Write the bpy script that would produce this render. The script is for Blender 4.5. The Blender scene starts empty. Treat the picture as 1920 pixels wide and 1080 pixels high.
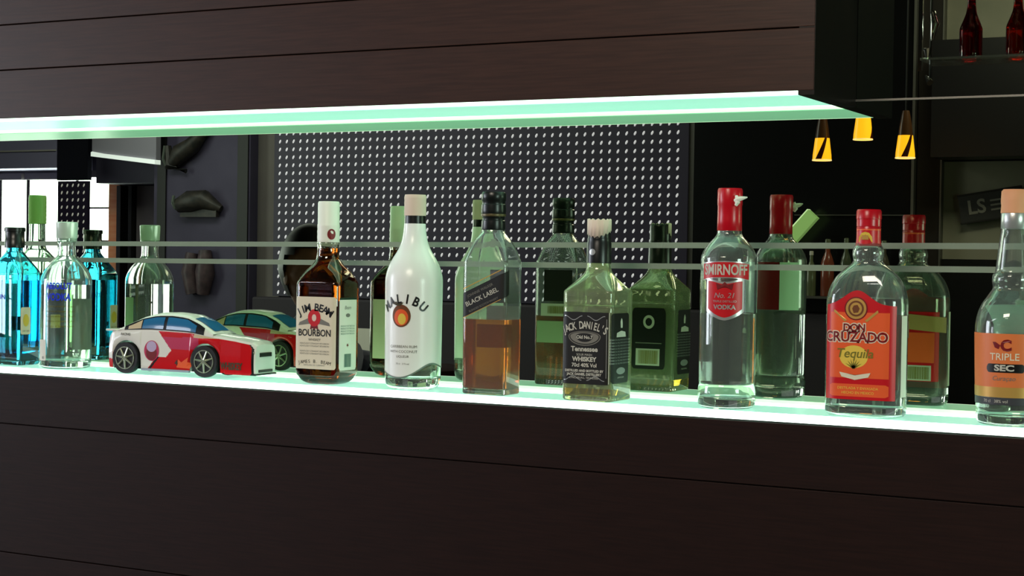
import bpy, bmesh, math, random
from math import sin, cos, pi, radians, sqrt, atan2
from mathutils import Vector, Matrix
random.seed(7)
SC = bpy.context.scene
COL = SC.collection

# ---------------------------------------------------------------- camera, world, exposure
cam_data = bpy.data.cameras.new('camera'); cam = bpy.data.objects.new('camera', cam_data); COL.objects.link(cam)
R_ = Vector((.8828588, .46937775, .01564803)); U_ = Vector((-.02222039, .00846622, .99971725)); F_ = Vector((-.46911255, .88295688, -.01790423))
cam.matrix_world = Matrix(((R_.x, U_.x, -F_.x, 0), (R_.y, U_.y, -F_.y, -2.27291574), (R_.z, U_.z, -F_.z, .20245088), (0, 0, 0, 1)))
cam_data.sensor_width = 36; cam_data.lens = 3084.17 / 1920 * 36; cam_data.clip_start = .05; cam_data.clip_end = 100
SC.camera = cam
w = bpy.data.worlds.new('world'); SC.world = w; w.use_nodes = True
w.node_tree.nodes['Background'].inputs[0].default_value = (.75, .85, 1, 1)
w.node_tree.nodes['Background'].inputs[1].default_value = .6
SC.view_settings.view_transform = 'Standard'; SC.view_settings.look = 'None'
SC.view_settings.gamma = 1; SC.view_settings.use_curve_mapping = False; SC.view_settings.exposure = 0
cy = SC.cycles
cy.max_bounces = 20; cy.transmission_bounces = 16; cy.glossy_bounces = 8; cy.diffuse_bounces = 3; cy.transparent_max_bounces = 8
cy.sample_clamp_indirect = 5; cy.sample_clamp_direct = 0; cy.use_denoising = True; cy.blur_glossy = .3

WINDOW_L, LEDGE_L, EDGE_L, PANEL_L = 16.0, .78, 3.0, .95
def area(name, loc, target, sx, sy, power, color):
    d = bpy.data.lights.new(name, 'AREA'); d.shape = 'RECTANGLE'; d.size = sx; d.size_y = sy; d.energy = power; d.color = color
    o = bpy.data.objects.new(name, d); COL.objects.link(o); o.location = loc
    o.rotation_euler = (Vector(target) - Vector(loc)).to_track_quat('-Z', 'Y').to_euler()
    return o
# added unseen fills: cool daylight from the left, warm light above the bar
area('daylight_fill_left', (-7.6, -2.6, .7), (-1.0, 0, 0), 1.6, 2.0, 150, (.86, .92, 1))
area('warm_fill_bar', (-.9, -2.7, 1.62), (-1.1, -.4, 0), 1.1, .5, 44, (1, .89, .74))
# added unseen green-white light that brightens the right-hand faces of the bottles
area('green_fill_right', (1.95, -1.3, .35), (-1.0, -.15, .1), 1.2, .6, 42, (.72, 1, .84))
area('fill_back_room', (-5.0, -3.6, 1.70), (-5.0, -3.9, 0), 2.4, .8, 60, (.92, .93, 1))  # added unseen light that lifts the dark back room
area('fill_back_right', (-1.1, -3.9, 1.70), (-1.1, -4.4, 0), 1.0, .4, 30, (1, .96, .86))  # added unseen light for the coloured bottles and the wall behind them

# ---------------------------------------------------------------- helpers
def lin(c):
    f = lambda v: v / 12.92 if v <= .04045 else ((v + .055) / 1.055) ** 2.4
    return tuple(f(v / 255) for v in c)
MATS = {}
def mat(name, rgb=(200, 200, 200), rough=.5, metal=0, trans=0, ior=1.45, emit=None, strength=0, spec=.5, coat=0):
    m = bpy.data.materials.new(name); m.use_nodes = True; MATS[name] = m
    b = m.node_tree.nodes['Principled BSDF']; i = b.inputs
    i['Base Color'].default_value = (*lin(rgb), 1); i['Roughness'].default_value = rough; i['Metallic'].default_value = metal
    i['Transmission Weight'].default_value = trans; i['IOR'].default_value = ior; i['Specular IOR Level'].default_value = spec
    i['Coat Weight'].default_value = coat
    if emit: i['Emission Color'].default_value = (*lin(emit), 1); i['Emission Strength'].default_value = strength
    return m
def noise_tint(m, scale, c1, c2, stretch=(1, 1, 1), detail=6, bump=0, lo=.35, hi=.65):
    nt = m.node_tree; N = nt.nodes; L = nt.links; b = N['Principled BSDF']
    tc = N.new('ShaderNodeTexCoord'); mp = N.new('ShaderNodeMapping'); mp.inputs['Scale'].default_value = stretch
    no = N.new('ShaderNodeTexNoise'); no.inputs['Scale'].default_value = scale; no.inputs['Detail'].default_value = detail
    cr = N.new('ShaderNodeValToRGB'); cr.color_ramp.elements[0].color = (*lin(c1), 1); cr.color_ramp.elements[1].color = (*lin(c2), 1)
    cr.color_ramp.elements[0].position = lo; cr.color_ramp.elements[1].position = hi
    L.new(tc.outputs['Object'], mp.inputs[0]); L.new(mp.outputs[0], no.inputs['Vector']); L.new(no.outputs[0], cr.inputs[0]); L.new(cr.outputs[0], b.inputs['Base Color'])
    if bump:
        bp = N.new('ShaderNodeBump'); bp.inputs['Strength'].default_value = bump; bp.inputs['Distance'].default_value = .001
        L.new(no.outputs[0], bp.inputs['Height']); L.new(bp.outputs[0], b.inputs['Normal'])
    return m

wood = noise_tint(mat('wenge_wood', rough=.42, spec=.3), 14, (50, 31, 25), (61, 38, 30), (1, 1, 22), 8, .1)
wood_low = noise_tint(mat('shade_darkened_wenge', rough=.55, spec=.14), 14, (31, 18, 16), (38, 22, 19), (1, 1, 22), 8, .1)  # same wenge, its colour darkened for the weaker light on the lower planks
groove = mat('groove_black', (10, 8, 8), .8)
endwood = noise_tint(mat('black_lacquered_board', rough=.3, spec=.4), 8, (14, 11, 9), (22, 17, 13), (1, 6, 1))
mirror = bpy.data.materials.new('tinted_mirror'); mirror.use_nodes = True
nt = mirror.node_tree; nt.nodes.remove(nt.nodes['Principled BSDF']); g = nt.nodes.new('ShaderNodeBsdfGlossy')
g.inputs['Color'].default_value = (.44, .49, .36, 1); g.inputs['Roughness'].default_value = 0
nt.links.new(g.outputs[0], nt.nodes['Material Output'].inputs[0])
frost = mat('frosted_band', (128, 132, 120), .9, emit=(190, 195, 180), strength=0)
chrome = mat('chrome', (210, 210, 205), .12, 1)
trim_grey = mat('dull_aluminium', (120, 118, 112), .4, .8)
lit_top = mat('lit_frosted_glass', (150, 205, 185), .25, emit=(172, 240, 214), strength=LEDGE_L)
lit_edge = mat('lit_glass_edge', (200, 230, 220), .3, emit=(236, 255, 248), strength=EDGE_L)
lit_back = mat('lit_rear_strip', (200, 230, 220), .3, emit=(205, 255, 225), strength=3.0)
pan_mid = mat('lit_panel_glass', (150, 205, 185), .3, emit=(165, 238, 208), strength=PANEL_L)
pan_front = mat('led_strip_front', (200, 230, 220), .3, emit=(218, 255, 228), strength=3.0)
pan_back = mat('led_strip_rear', (200, 230, 220), .3, emit=(206, 255, 216), strength=3.4)
def glass(name, rgb, ior=1.48, rough=0.0):
    m = mat(name, rgb, rough, 0, 1, ior); return m
g_clear = glass('clear_glass', (246, 252, 248)); g_clear.node_tree.nodes['Principled BSDF'].inputs['Transmission Weight'].default_value = .958  # small diffuse share stands in for ledge light glowing through the glass
g_pale = glass('glow_tinted_glass', (240, 250, 214)); g_pale.node_tree.nodes['Principled BSDF'].inputs['Transmission Weight'].default_value = .91; g_blue = glass('blue_glass', (112, 208, 228)); g_green = glass('pale_green_glass', (225, 245, 228))  # yellow tint and diffuse share of g_pale stand in for light inside the bottle
g_clearb = glass('clear_brown_bottle_glass', (240, 240, 228))
liq_clear = glass('clear_spirit', (250, 253, 250), 1.34); liq_bourbon = glass('bourbon', (178, 84, 22), 1.34)
liq_scotch = glass('scotch', (238, 128, 44), 1.34); liq_scotch.node_tree.nodes['Principled BSDF'].inputs['Transmission Weight'].default_value = .84; liq_pale = glass('pale_whiskey', (242, 190, 90), 1.34); liq_blue = glass('blue_tinted_spirit', (190, 235, 245), 1.34)  # diffuse share of the scotch stands in for ledge light shining up through it
white_paper = mat('white_paper', (232, 228, 214), .6); cream = mat('cream_paper', (226, 214, 190), .6); pink_paper = mat('pinkish_paper', (224, 200, 185), .7)
malibu_white = mat('white_coating', (246, 248, 244), .25); black = mat('black_print', (14, 13, 13), .35); black_matte = mat('black_label_paper', (16, 15, 14), .5)
black_cap = mat('black_cap', (18, 22, 22), .3); white_cap = mat('white_plastic', (238, 236, 226), .4); red_cap = mat('red_cap', (190, 12, 30), .28)
red = mat('red_print', (200, 18, 30), .35); dkred = mat('dark_red_print', (120, 16, 22), .4); orange = mat('orange_print', (236, 92, 44), .4)
gold = mat('gold_print', (205, 160, 84), .35, .3); silver = mat('silver_print', (190, 192, 190), .3, .6); pale = mat('pale_print', (196, 192, 180), .5)
blue = mat('blue_print', (30, 60, 235), .4); yellow = mat('yellow_print', (232, 196, 80), .4); brown = mat('brown_print', (110, 58, 22), .5)
grey_print = mat('grey_print', (120, 116, 108), .6); olive = mat('olive_print', (120, 110, 30), .5); peach = mat('peach_paper', (226, 160, 118), .6)
tan_orange = mat('orange_label', (224, 118, 62), .45); green_cap = mat('green_cap', (168, 206, 128), .4); teal_lab = mat('teal_label', (70, 110, 100), .5)
wave_grey = mat('wave_line', (110, 130, 120), .4)

def tag(o, label=None, cat=None, group=None, kind=None):
    if label: o['label'] = label
    if cat: o['category'] = cat
    if group: o['group'] = group
    if kind: o['kind'] = kind
    return o
def empty(name, loc=(0, 0, 0), rz=0):
    o = bpy.data.objects.new(name, None); COL.objects.link(o); o.location = loc; o.rotation_euler = (0, 0, rz); o.empty_display_size = .02
    return o
def mesh(name, verts, faces, m, parent=None, smooth=False, mats=None, midx=None):
    me = bpy.data.meshes.new(name); me.from_pydata([tuple(v) for v in verts], [], faces)
    for mm in (mats or [m]): me.materials.append(mm)
    if midx: me.polygons.foreach_set('material_index', midx)
    if smooth: me.polygons.foreach_set('use_smooth', [True] * len(me.polygons))
    me.validate(); me.update()
    o = bpy.data.objects.new(name, me); COL.objects.link(o)
    if parent: o.parent = parent
    return o
class MB:
    def __init__(s): s.v = []; s.f = []
    def add(s, v, f):
        n = len(s.v); s.v += [tuple(p) for p in v]; s.f += [tuple(i + n for i in q) for q in f]; return s
    def box(s, x0, x1, y0, y1, z0, z1):
        return s.add([(x0, y0, z0), (x1, y0, z0), (x1, y1, z0), (x0, y1, z0), (x0, y0, z1), (x1, y0, z1), (x1, y1, z1), (x0, y1, z1)],
              [(0, 3, 2, 1), (4, 5, 6, 7), (0, 1, 5, 4), (1, 2, 6, 5), (2, 3, 7, 6), (3, 0, 4, 7)])
    def lathe(s, prof, n=32, c=(0, 0, 0), axis='z', caps=True):
        v = []; f = []
        for (r, z) in prof:
            for k in range(n):
                a = 2 * pi * k / n
                p = (r * cos(a), r * sin(a), z)
                if axis == 'y': p = (r * cos(a), z, -r * sin(a))
                v.append((p[0] + c[0], p[1] + c[1], p[2] + c[2]))
        for i in range(len(prof) - 1):
            for k in range(n):
                k2 = (k + 1) % n; f.append((i * n + k, i * n + k2, (i + 1) * n + k2, (i + 1) * n + k))
        if caps: f.append(tuple(range(n))[::-1]); f.append(tuple((len(prof) - 1) * n + k for k in range(n)))
        return s.add(v, f)
    def tube(s, pts, r, n=8):
        P = [Vector(p) for p in pts]; v = []; f = []
        for i, p in enumerate(P):
            d = (P[min(i + 1, len(P) - 1)] - P[max(i - 1, 0)]).normalized(); a = d.orthogonal().normalized(); b = d.cross(a)
            rr = r[i] if isinstance(r, (list, tuple)) else r
            for k in range(n): v.append(p + (a * cos(2 * pi * k / n) + b * sin(2 * pi * k / n)) * rr)
        for i in range(len(P) - 1):
            for k in range(n): f.append((i * n + k, i * n + (k + 1) % n, (i + 1) * n + (k + 1) % n, (i + 1) * n + k))
        f.append(tuple(range(n))[::-1]); f.append(tuple((len(P) - 1) * n + k for k in range(n)))
        return s.add(v, f)
    def build(s, name, m, parent=None, smooth=False, bevel=0):
        o = mesh(name, s.v, s.f, m, parent, smooth)
        if bevel:
            b = o.modifiers.new('bevel', 'BEVEL'); b.width = bevel; b.segments = 2; b.limit_method = 'ANGLE'
        if smooth:
            es = o.modifiers.new('split', 'EDGE_SPLIT'); es.split_angle = radians(40)
        return o
def box(name, x0, x1, y0, y1, z0, z1, m, parent=None, bevel=0): return MB().box(x0, x1, y0, y1, z0, z1).build(name, m, parent, bevel=bevel)
def struct(o): o['kind'] = 'structure'; return o

# ---------------------------------------------------------------- room shell
LH, D1, D2, H = -8.6, .1565, .1919, .4247
CX = -.664                                     # right end of the overhead cabinet
FL, CE = -1.30, 1.75
floor_m = noise_tint(mat('dark_tile_floor', rough=.4), 3, (46, 38, 34), (62, 52, 46))
wall_dark = noise_tint(mat('charcoal_paint', rough=.7), 5, (64, 58, 80), (72, 66, 88))
wall_olive = noise_tint(mat('olive_grey_paint', rough=.8), 5, (112, 110, 96), (122, 118, 104))
wall_mauve = noise_tint(mat('mauve_grey_paint', rough=.8), 5, (108, 100, 108), (120, 112, 116))
blackpanel = mat('black_panel', (15, 14, 16), .35)
struct(box('floor', LH - .2, 2.2, -6.6, .2, FL - .1, FL, floor_m))
struct(box('ceiling', LH - .2, 2.2, -6.6, .2, CE, CE + .1, mat('ceiling_paint', (60, 56, 54), .8)))
struct(box('wall_left', LH - .2, LH, -6.6, .2, FL, CE, wall_dark))
struct(box('wall_right', 2.0, 2.2, -6.6, .2, FL, CE, wall_olive))
wf = struct(box('wall_front', LH, 2.0, .012, .2, FL, CE, blackpanel))

# lower wall below the lit ledge: one top board strip and wide planks
base = struct(box('wall_counter', LH, 2.0, -D1 + .012, .0, FL, -.012, mat('groove_glint_brown', (74, 60, 56), .6)))  # lighter groove colour stands in for light caught on the plank bevels
zl = [-.0125, -.0991, -.3239, -.5487, -.7735, -1.0, -1.22]
for a, b in zip(zl[:-1], zl[1:]):
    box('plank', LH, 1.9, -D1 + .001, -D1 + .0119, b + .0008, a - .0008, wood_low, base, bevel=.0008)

# lit glass ledge
led = empty('glass_ledge', (0, 0, 0))
tag(led, 'long lit green glass ledge the front row of bottles and the toy car stand on', 'shelf')
X0, X1 = -3.6, 1.2
box('glass_top', X0, X1, -D1 + .003, -.052, -.0105, 0, lit_top, led)
box('rear_light_strip', X0, X1, -.0518, -.0002, -.0105, 0, lit_back, led)
box('front_glass_edge', X0, X1, -D1, -D1 + .0029, -.0109, 0, lit_edge, led)

# mirror behind the ledge with two frosted bands
mir = tag(box('mirror', -4.2, 1.9, 0, .006, -.012, .4305, mirror), 'wide greenish mirror along the back of the lit ledge', 'mirror')
mb = MB()
for (za, zb) in ((.2158, .2296), (.1865, .1976)):
    xa, xb = -3.4, 1.0; sa = (zb - za) / (-.4443 + 2.2959); z0 = za + (xa + 2.2959) * sa; z1 = za + (xb + 2.2959) * sa
    h = .0042
    o = MB().add([(xa, -.0006, z0 - h), (xb, -.0006, z1 - h), (xb, -.0006, z1 + h), (xa, -.0006, z0 + h)] + [(xa, -.0001, z0 - h), (xb, -.0001, z1 - h), (xb, -.0001, z1 + h), (xa, -.0001, z0 + h)],
        [(0, 1, 2, 3), (7, 6, 5, 4), (0, 4, 5, 1), (3, 2, 6, 7), (0, 3, 7, 4), (1, 5, 6, 2)]).build('frosted_band', frost, mir)
um = tag(box('upper_mirror', CX + .0005, 1.9, 0, .006, .4335, CE, mirror), 'upper mirror panel on the wall right of the overhead cabinet', 'mirror')
tr = struct(box('trim_1', CX, 1.9, -.003, .006, .4306, .4334, trim_grey))

# overhead cabinet with glowing underside
cab = empty('overhead_cabinet', (0, 0, 0))
tag(cab, 'long dark wood overhead cabinet with glowing green underside', 'cabinet')
box('carcass', -4.2, CX - .0005, -D2 + .012, -.001, H + .014, 1.2, groove, cab)
zu = [H + .003, .5112, .5885, .666, .7435, .821, .9, .98, 1.06, 1.14, 1.2]
for a, b in zip(zu[:-1], zu[1:]):
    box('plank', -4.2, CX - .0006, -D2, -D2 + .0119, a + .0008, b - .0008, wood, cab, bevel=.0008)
box('end_board', CX - .022, CX, -D2 + .0005, -.0005, H - .002, 1.2, endwood, cab)
xe = CX - .0235
lp = box('light_panel', -4.2, xe, -D2 + .017, -.034, H - .001, H + .013, pan_mid, cab)
box('front_light_strip', -4.2, xe, -D2 + .002, -D2 + .0169, H, H + .013, pan_front, lp)
box('rear_light_strip', -4.2, xe, -.0339, -.001, H, H + .013, pan_back, lp)

# ---------------------------------------------------------------- bottle machinery
K = 9
def ring(a, b, r, z):
    r = min(r, .985 * min(a, b)); pts = []
    for (sx, sy, a0) in ((1, 1, 0), (-1, 1, 90), (-1, -1, 180), (1, -1, 270)):
        for k in range(K + 1):
            t = radians(a0 + 90 * k / K); pts.append((sx * (a - r) + r * cos(t), sy * (b - r) + r * sin(t), z))
    return pts
NR = 4 * (K + 1)
def smooth_prof(P, n=4):
    out = []
    for i in range(len(P) - 1):
        p0, p1, p2, p3 = P[max(i - 1, 0)], P[i], P[i + 1], P[min(i + 2, len(P) - 1)]
        for k in range(n):
            t = k / n
            q = []
            for c in range(4):
                d = p2[c] - p1[c]
                m1 = (p2[c] - p0[c]) / 2; m2 = (p3[c] - p1[c]) / 2
                if d == 0: m1 = m2 = 0
                else:
                    m1 = max(0, min(3, m1 / d)) * d; m2 = max(0, min(3, m2 / d)) * d
                q.append((2 * t**3 - 3 * t**2 + 1) * p1[c] + (t**3 - 2 * t**2 + t) * m1 + (-2 * t**3 + 3 * t**2) * p2[c] + (t**3 - t**2) * m2)
            out.append(tuple(q))
    out.append(P[-1]); return out
def R4(*p): return [(z, a, b, r) for (z, a, b, r) in p]
def RC(*p): return [(z, a, a, a) for (z, a) in p]
def prof_at(P, z):
    if z <= P[0][0]: return P[0][1:]
    for p, q in zip(P[:-1], P[1:]):
        if p[0] <= z <= q[0]:
            t = (z - p[0]) / max(1e-9, q[0] - p[0]); return tuple(p[i] + (q[i] - p[i]) * t for i in (1, 2, 3))
    return P[-1][1:]
def loft(rings, cap0=True, cap1=True, close=False):
    v = []; f = []
    for r in rings: v += r
    n = len(rings[0])
    for i in range(len(rings) - 1):
        for k in range(n): f.append((i * n + k, i * n + (k + 1) % n, (i + 1) * n + (k + 1) % n, (i + 1) * n + k))
    if cap0: f.append(tuple(range(n))[::-1])
    if cap1: f.append(tuple((len(rings) - 1) * n + k for k in range(n)))
    return v, f
def off(p, t): z, a, b, r = p; return (z, a - t, b - t, max(r - t, .001))
def shell(P, th, floor_t):
    top = P[-1][0]
    rings = [ring(P[0][1] * .55, P[0][2] * .55, P[0][3] * .55, P[0][0] + .0025)] + [ring(p[1], p[2], p[3], p[0]) for p in P]
    inner = [off(p, th) for p in P if p[0] > floor_t]
    a, b, r = prof_at(P, floor_t)
    inner = [(floor_t, (a - th) * .8, (b - th) * .8, max(r - th, .001) * .8), (floor_t + .0015, a - th, b - th, max(r - th, .001))] + [p for p in inner if p[0] > floor_t + .003]
    rings += [ring(p[1], p[2], p[3], p[0]) for p in inner[::-1]]
    return loft(rings), inner
def liquid(inner, level):
    pts = [(z - (.0003 if i == 0 else 0), a + .0002, b + .0002, r + .0002) for i, (z, a, b, r) in enumerate(inner) if z < level - .001]
    a, b, r = prof_at(inner, level); pts.append((level, a + .0002, b + .0002, r + .0002))
    return loft([ring(p[1], p[2], p[3], p[0]) for p in pts])

class Bottle:
    def __init__(s, x, e, rz, label, P, glass_m, th=.0028, floor_t=.009, group=None, sm=4, seg=None):
        s.root = empty('bottle', (x, -e, 0.0002), rz); tag(s.root, label, 'bottle', group)
        s.P = smooth_prof(P, sm); (v, f), s.inner = shell(s.P, th, floor_t)
        s.glass = mesh('glass_body', v, f, glass_m, s.root, True)
        es = s.glass.modifiers.new('split', 'EDGE_SPLIT'); es.split_angle = radians(35)
    def liq(s, level, m):
        v, f = liquid(s.inner, level); o = mesh('liquid', v, f, m, s.root, True)
        es = o.modifiers.new('split', 'EDGE_SPLIT'); es.split_angle = radians(40); return o
    def lathe(s, name, prof, m, parent=None, n=36, smooth=True):
        return MB().lathe(prof, n).build(name, m, parent or s.root, smooth)
    def pt(s, q, z, o=0.0):
        """point on the body: q metres along the surface from the front centre (to the right), height z, offset o"""
        a, b, r = prof_at(s.P, z); r = min(r, .985 * min(a, b))
        fa, arc, fb = a - r, r * pi / 2, 2 * (b - r); tot = 4 * fa + 4 * arc + 2 * fb
        q = (q + tot / 2) % tot - tot / 2; sg = 1 if q >= 0 else -1; q = abs(q)
        if q <= fa: x, y, nx, ny = q, -b, 0, -1
        elif q <= fa + arc:
            t = (q - fa) / max(r, 1e-6); x, y, nx, ny = fa + r * sin(t), -(b - r) - r * cos(t), sin(t), -cos(t)
        elif q <= fa + arc + fb: x, y, nx, ny = a, -(b - r) + (q - fa - arc), 1, 0
        elif q <= fa + 2 * arc + fb:
            t = (q - fa - arc - fb) / max(r, 1e-6); x, y, nx, ny = fa + r * cos(t), (b - r) + r * sin(t), cos(t), sin(t)
        else: x, y, nx, ny = fa - (q - fa - 2 * arc - fb), b, 0, 1
        return (sg * (x + nx * o), y + ny * o, z)
    def half(s, z):
        a, b, r = prof_at(s.P, z); return 2 * (a - r) + pi * r + (b - r) * 2
    def patch(s, name, q0, q1, z0, z1, m, o=.0005, parent=None, top=None, bot=None, n=28, nz=8, slant=0, rc=0):
        """label patch; top/bot may be functions of u in 0..1; slant raises it to the right; rc cuts the corners"""
        v = []; f = []
        for i in range(n + 1):
            u = i / n; q = q0 + (q1 - q0) * u
            t = top(u) if top else z1; b = bot(u) if bot else z0
            if rc:
                d = min(q - q0, q1 - q)
                if d < rc: c = rc - sqrt(max(0, rc * rc - (rc - d) ** 2)); t -= c; b += c
            for j in range(nz + 1):
                z = b + (t - b) * j / nz; v.append(s.pt(q, z + slant * (q - q0), o))
        for i in range(n):
            for j in range(nz): k = i * (nz + 1) + j; f.append((k, k + nz + 1, k + nz + 2, k + 1))
        return mesh(name, v, f, m, parent or s.root, True)
    def bend(s, name, fv, ff, m, o, parent=None):
        return mesh(name, [s.pt(x, z, o) for (x, z) in fv], ff, m, parent or s.root)
    def text(s, string, q, z, size, m, o=.0009, parent=None, name='lettering', arc=None, bold=0, sx=1, tilt=0, shear=0):
        fv, ff = text2d(string, size, arc, bold, sx, tilt, shear)
        return s.bend(name, [(x + q, y + z) for x, y in fv], ff, m, o, parent)
    def shape(s, name, pts, q, z, m, o=.0008, parent=None):
        """flat polygon fan around its centre, bent on the surface"""
        n = len(pts); cx = sum(p[0] for p in pts) / n; cz = sum(p[1] for p in pts) / n
        fv = [(cx + q, cz + z)] + [((p[0] + cx) / 2 + q, (p[1] + cz) / 2 + z) for p in pts] + [(p[0] + q, p[1] + z) for p in pts]
        ff = [(0, 1 + i, 1 + (i + 1) % n) for i in range(n)] + [(1 + i, 1 + n + i, 1 + n + (i + 1) % n, 1 + (i + 1) % n) for i in range(n)]
        return s.bend(name, fv, ff, m, o, parent)
def ell(rx, rz, n=28): return [(rx * cos(2 * pi * k / n), rz * sin(2 * pi * k / n)) for k in range(n)]
_tc = {}
def glyphs(string, size, bold):
    key = (string, size, bold)
    if key in _tc: return _tc[key]
    c = bpy.data.curves.new('lettering', 'FONT'); c.body = string; c.size = size; c.align_x = 'CENTER'; c.align_y = 'CENTER'; c.offset = bold; c.resolution_u = 3
    o = bpy.data.objects.new('lettering', c); COL.objects.link(o)
    me = bpy.data.meshes.new_from_object(o)
    v = [(p.co.x, p.co.y) for p in me.vertices]; f = [tuple(q.vertices) for q in me.polygons]
    bpy.data.objects.remove(o); bpy.data.curves.remove(c); bpy.data.meshes.remove(me)
    _tc[key] = (v, f); return v, f
def text2d(string, size, arc=None, bold=0, sx=1, tilt=0, shear=0):
    """arc=(radius, step): letters set one by one on a circle arching upwards"""
    if arc is None:
        v, f = glyphs(string, size, bold)
        V = [(x * sx + y * shear, y) for x, y in v]
        if tilt: V = [(x * cos(tilt) - y * sin(tilt), x * sin(tilt) + y * cos(tilt)) for x, y in V]
        return V, f
    rad, step = arc; V = []; F = []; n = len(string)
    for i, ch in enumerate(string):
        if ch == ' ': continue
        a = (i - (n - 1) / 2) * step / rad; v, f = glyphs(ch, size, bold); k = len(V)
        for x, y in v:
            x *= sx; yy = y + rad
            V.append((x * cos(a) + yy * sin(a), -x * sin(a) + yy * cos(a) - rad))
        F += [tuple(j + k for j in q) for q in f]
    return V, F
def barcode(B, q, z, w, h, parent, bg, ink, o=.0007):
    b = B.patch('barcode', q - w / 2, q + w / 2, z - h / 2, z + h / 2, bg, o, parent, n=6, nz=2) if bg else None
    fv = []; ff = []; x = q - w * .42
    rnd = random.Random(3)
    while x < q + w * .4:
        t = rnd.choice((.0005, .0008, .0012)); k = len(fv); fv += [(x, z - h * .4), (x + t, z - h * .4), (x + t, z + h * .4), (x, z + h * .4)]; ff.append((k, k + 1, k + 2, k + 3)); x += t + rnd.choice((.0005, .0009))
    B.bend('barcode_lines' if bg else 'barcode', fv, ff, ink, o + .0003, parent)
def ribs(r, z0, z1, n, d=.0004):
    out = []
    for i in range(n):
        z = z0 + (z1 - z0) * i / (n - 1); out.append((r - (d if i % 2 else 0), z))
    return out

# ---------------------------------------------------------------- bottles, left to right
# 0 off the left edge: seen only in the mirror
B = Bottle(-2.314, .115, 0, 'tall clear bottle with green screw cap just past the left edge, seen in the mirror',
    R4((0, .034, .03, .012), (.006, .041, .035, .014), (.15, .041, .035, .014), (.18, .036, .031, .016), (.20, .024, .022, .02), (.212, .0165, .0165, .016), (.25, .015, .015, .0145), (.262, .0145, .0145, .014)), g_green)
B.liq(.14, liq_clear); B.lathe('cap', [(.0165, .255)] + ribs(.0172, .256, .305, 13) + [(.016, .3105)], green_cap)
B.patch('front_label', -.033, .033, .04, .11, white_paper)

# 1 blue gin bottle
B = Bottle(-2.159, .100, 0, 'blue glass bottle with black cap at the left edge of the ledge',
    R4((0, .036, .023, .007), (.004, .0405, .027, .008), (.158, .0415, .028, .008), (.166, .040, .0268, .009), (.196, .0185, .0175, .0165), (.203, .0145, .0145, .014), (.222, .0135, .0135, .013)), g_blue, th=.003, sm=3)
B.liq(.150, liq_blue); B.lathe('cap', [(.0165, .2075), (.0175, .208), (.0175, .222), (.0168, .223), (.0168, .236), (.0185, .2365), (.0185, .2425), (.017, .244)], black_cap)
l = B.patch('crest_label', .041, .063, .055, .103, cream, rc=.003); B.shape('crest', ell(.007, .011), .052, .080, yellow, .001, l); B.text('DRY GIN', .052, .061, .004, brown, .0011, l)
B.text('GIN', -.004, .12, .012, blue, .0006)
l = B.patch('back_label', B.half(.06) - .02, B.half(.06) + .02, .06, .085, yellow)

# 2 clear vodka
B = Bottle(-2.028, .109, radians(29), 'clear round bottle with blue lettering and clear stopper beside the blue bottle',
    RC((0, .036), (.004, .0425), (.02, .0437), (.146, .0437), (.157, .0425), (.170, .037), (.182, .028), (.192, .0185), (.199, .0155), (.218, .0150), (.2205, .0172), (.2255, .0172)), g_clear, th=.003, floor_t=.013)
B.liq(.145, liq_clear)
B.lathe('stopper', [(.0150, .2215), (.0178, .2262), (.0188, .25), (.0188, .2525), (.0165, .2537)], mat('milky_stopper', (222, 240, 226), .25, trans=.35))
for z, t, s in ((.1425, 'ABSOLUT', .0145), (.1235, 'VODKA', .0165)):
    B.text(t, -.003, z, s * 1.05, blue, .0006, bold=.0005, sx=.7)
for i in range(5): B.text('Country of Sweden superb', 0, .108 - .0085 * i, .0045, olive, .0005, shear=.2)
B.patch('back_label', B.half(.06) - .022, B.half(.06) + .006, .03, .12, mat('pale_sage_paper', (150, 175, 140), .6))
l = B.patch('sticker', -.048, -.026, .014, .05, white_paper, rc=.002); B.text('80', -.033, .019, .006, black, .0009, l)

# 3 bourbon
B = Bottle(-1.4815, .107, 0, 'squarish bourbon bottle with cream label and white cap beside the toy car',
    R4((0, .026, .022, .012), (.004, .033, .028, .012), (.012, .038, .0325, .012), (.022, .041, .034, .0115), (.150, .041, .034, .0115), (.162, .040, .033, .013), (.176, .034, .0285, .018), (.186, .0265, .024, .022), (.195, .020, .0195, .019), (.203, .0175, .0175, .017), (.214, .0168, .0168, .0165), (.222, .018, .018, .0178), (.227, .0165, .0165, .016), (.26, .0145, .0145, .014)), g_clearb, sm=3)
B.liq(.214, liq_bourbon)
c = B.lathe('cap', [(.0176, .2235)] + ribs(.0178, .224, .252, 8, .0003) + [(.0172, .2525), (.0172, .2855), (.016, .288)], white_cap)
zc = .236
mesh('cap_seal', [(0 + .0182 * sin(radians(50) + .38 * cos(2 * pi * k / 20)), -.0182 * cos(radians(50) + .38 * cos(2 * pi * k / 20)), zc + .0085 * sin(2 * pi * k / 20)) for k in range(20)], [tuple(range(20))], dkred, c)
l = B.patch('front_label', -.0385, .0385, .024, .1375, cream, n=36, rc=.003)
B.text('JIM BEAM', -.001, .1205, .0165, black, .0009, l, arc=(.055, .0085), bold=.0004)
B.shape('seal', ell(.012, .0135), -.001, .1045, red, .0009, l); B.shape('seal_centre', ell(.0042, .0055), -.001, .1045, pink_paper, .0012, l)
for sg in (-1, 1): B.shape('ribbon', [(0, .004), (sg * .02, -.004), (sg * .022, -.009), (0, -.006)][::sg], -.001 + sg * .008, .101, grey_print, .0007, l)
B.shape('seal_tail', [(-.006, 0), (-.008, -.009), (-.003, -.006), (0, -.010), (.003, -.006), (.008, -.009), (.006, 0)][::-1], -.001, .095, dkred, .0008, l)
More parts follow.
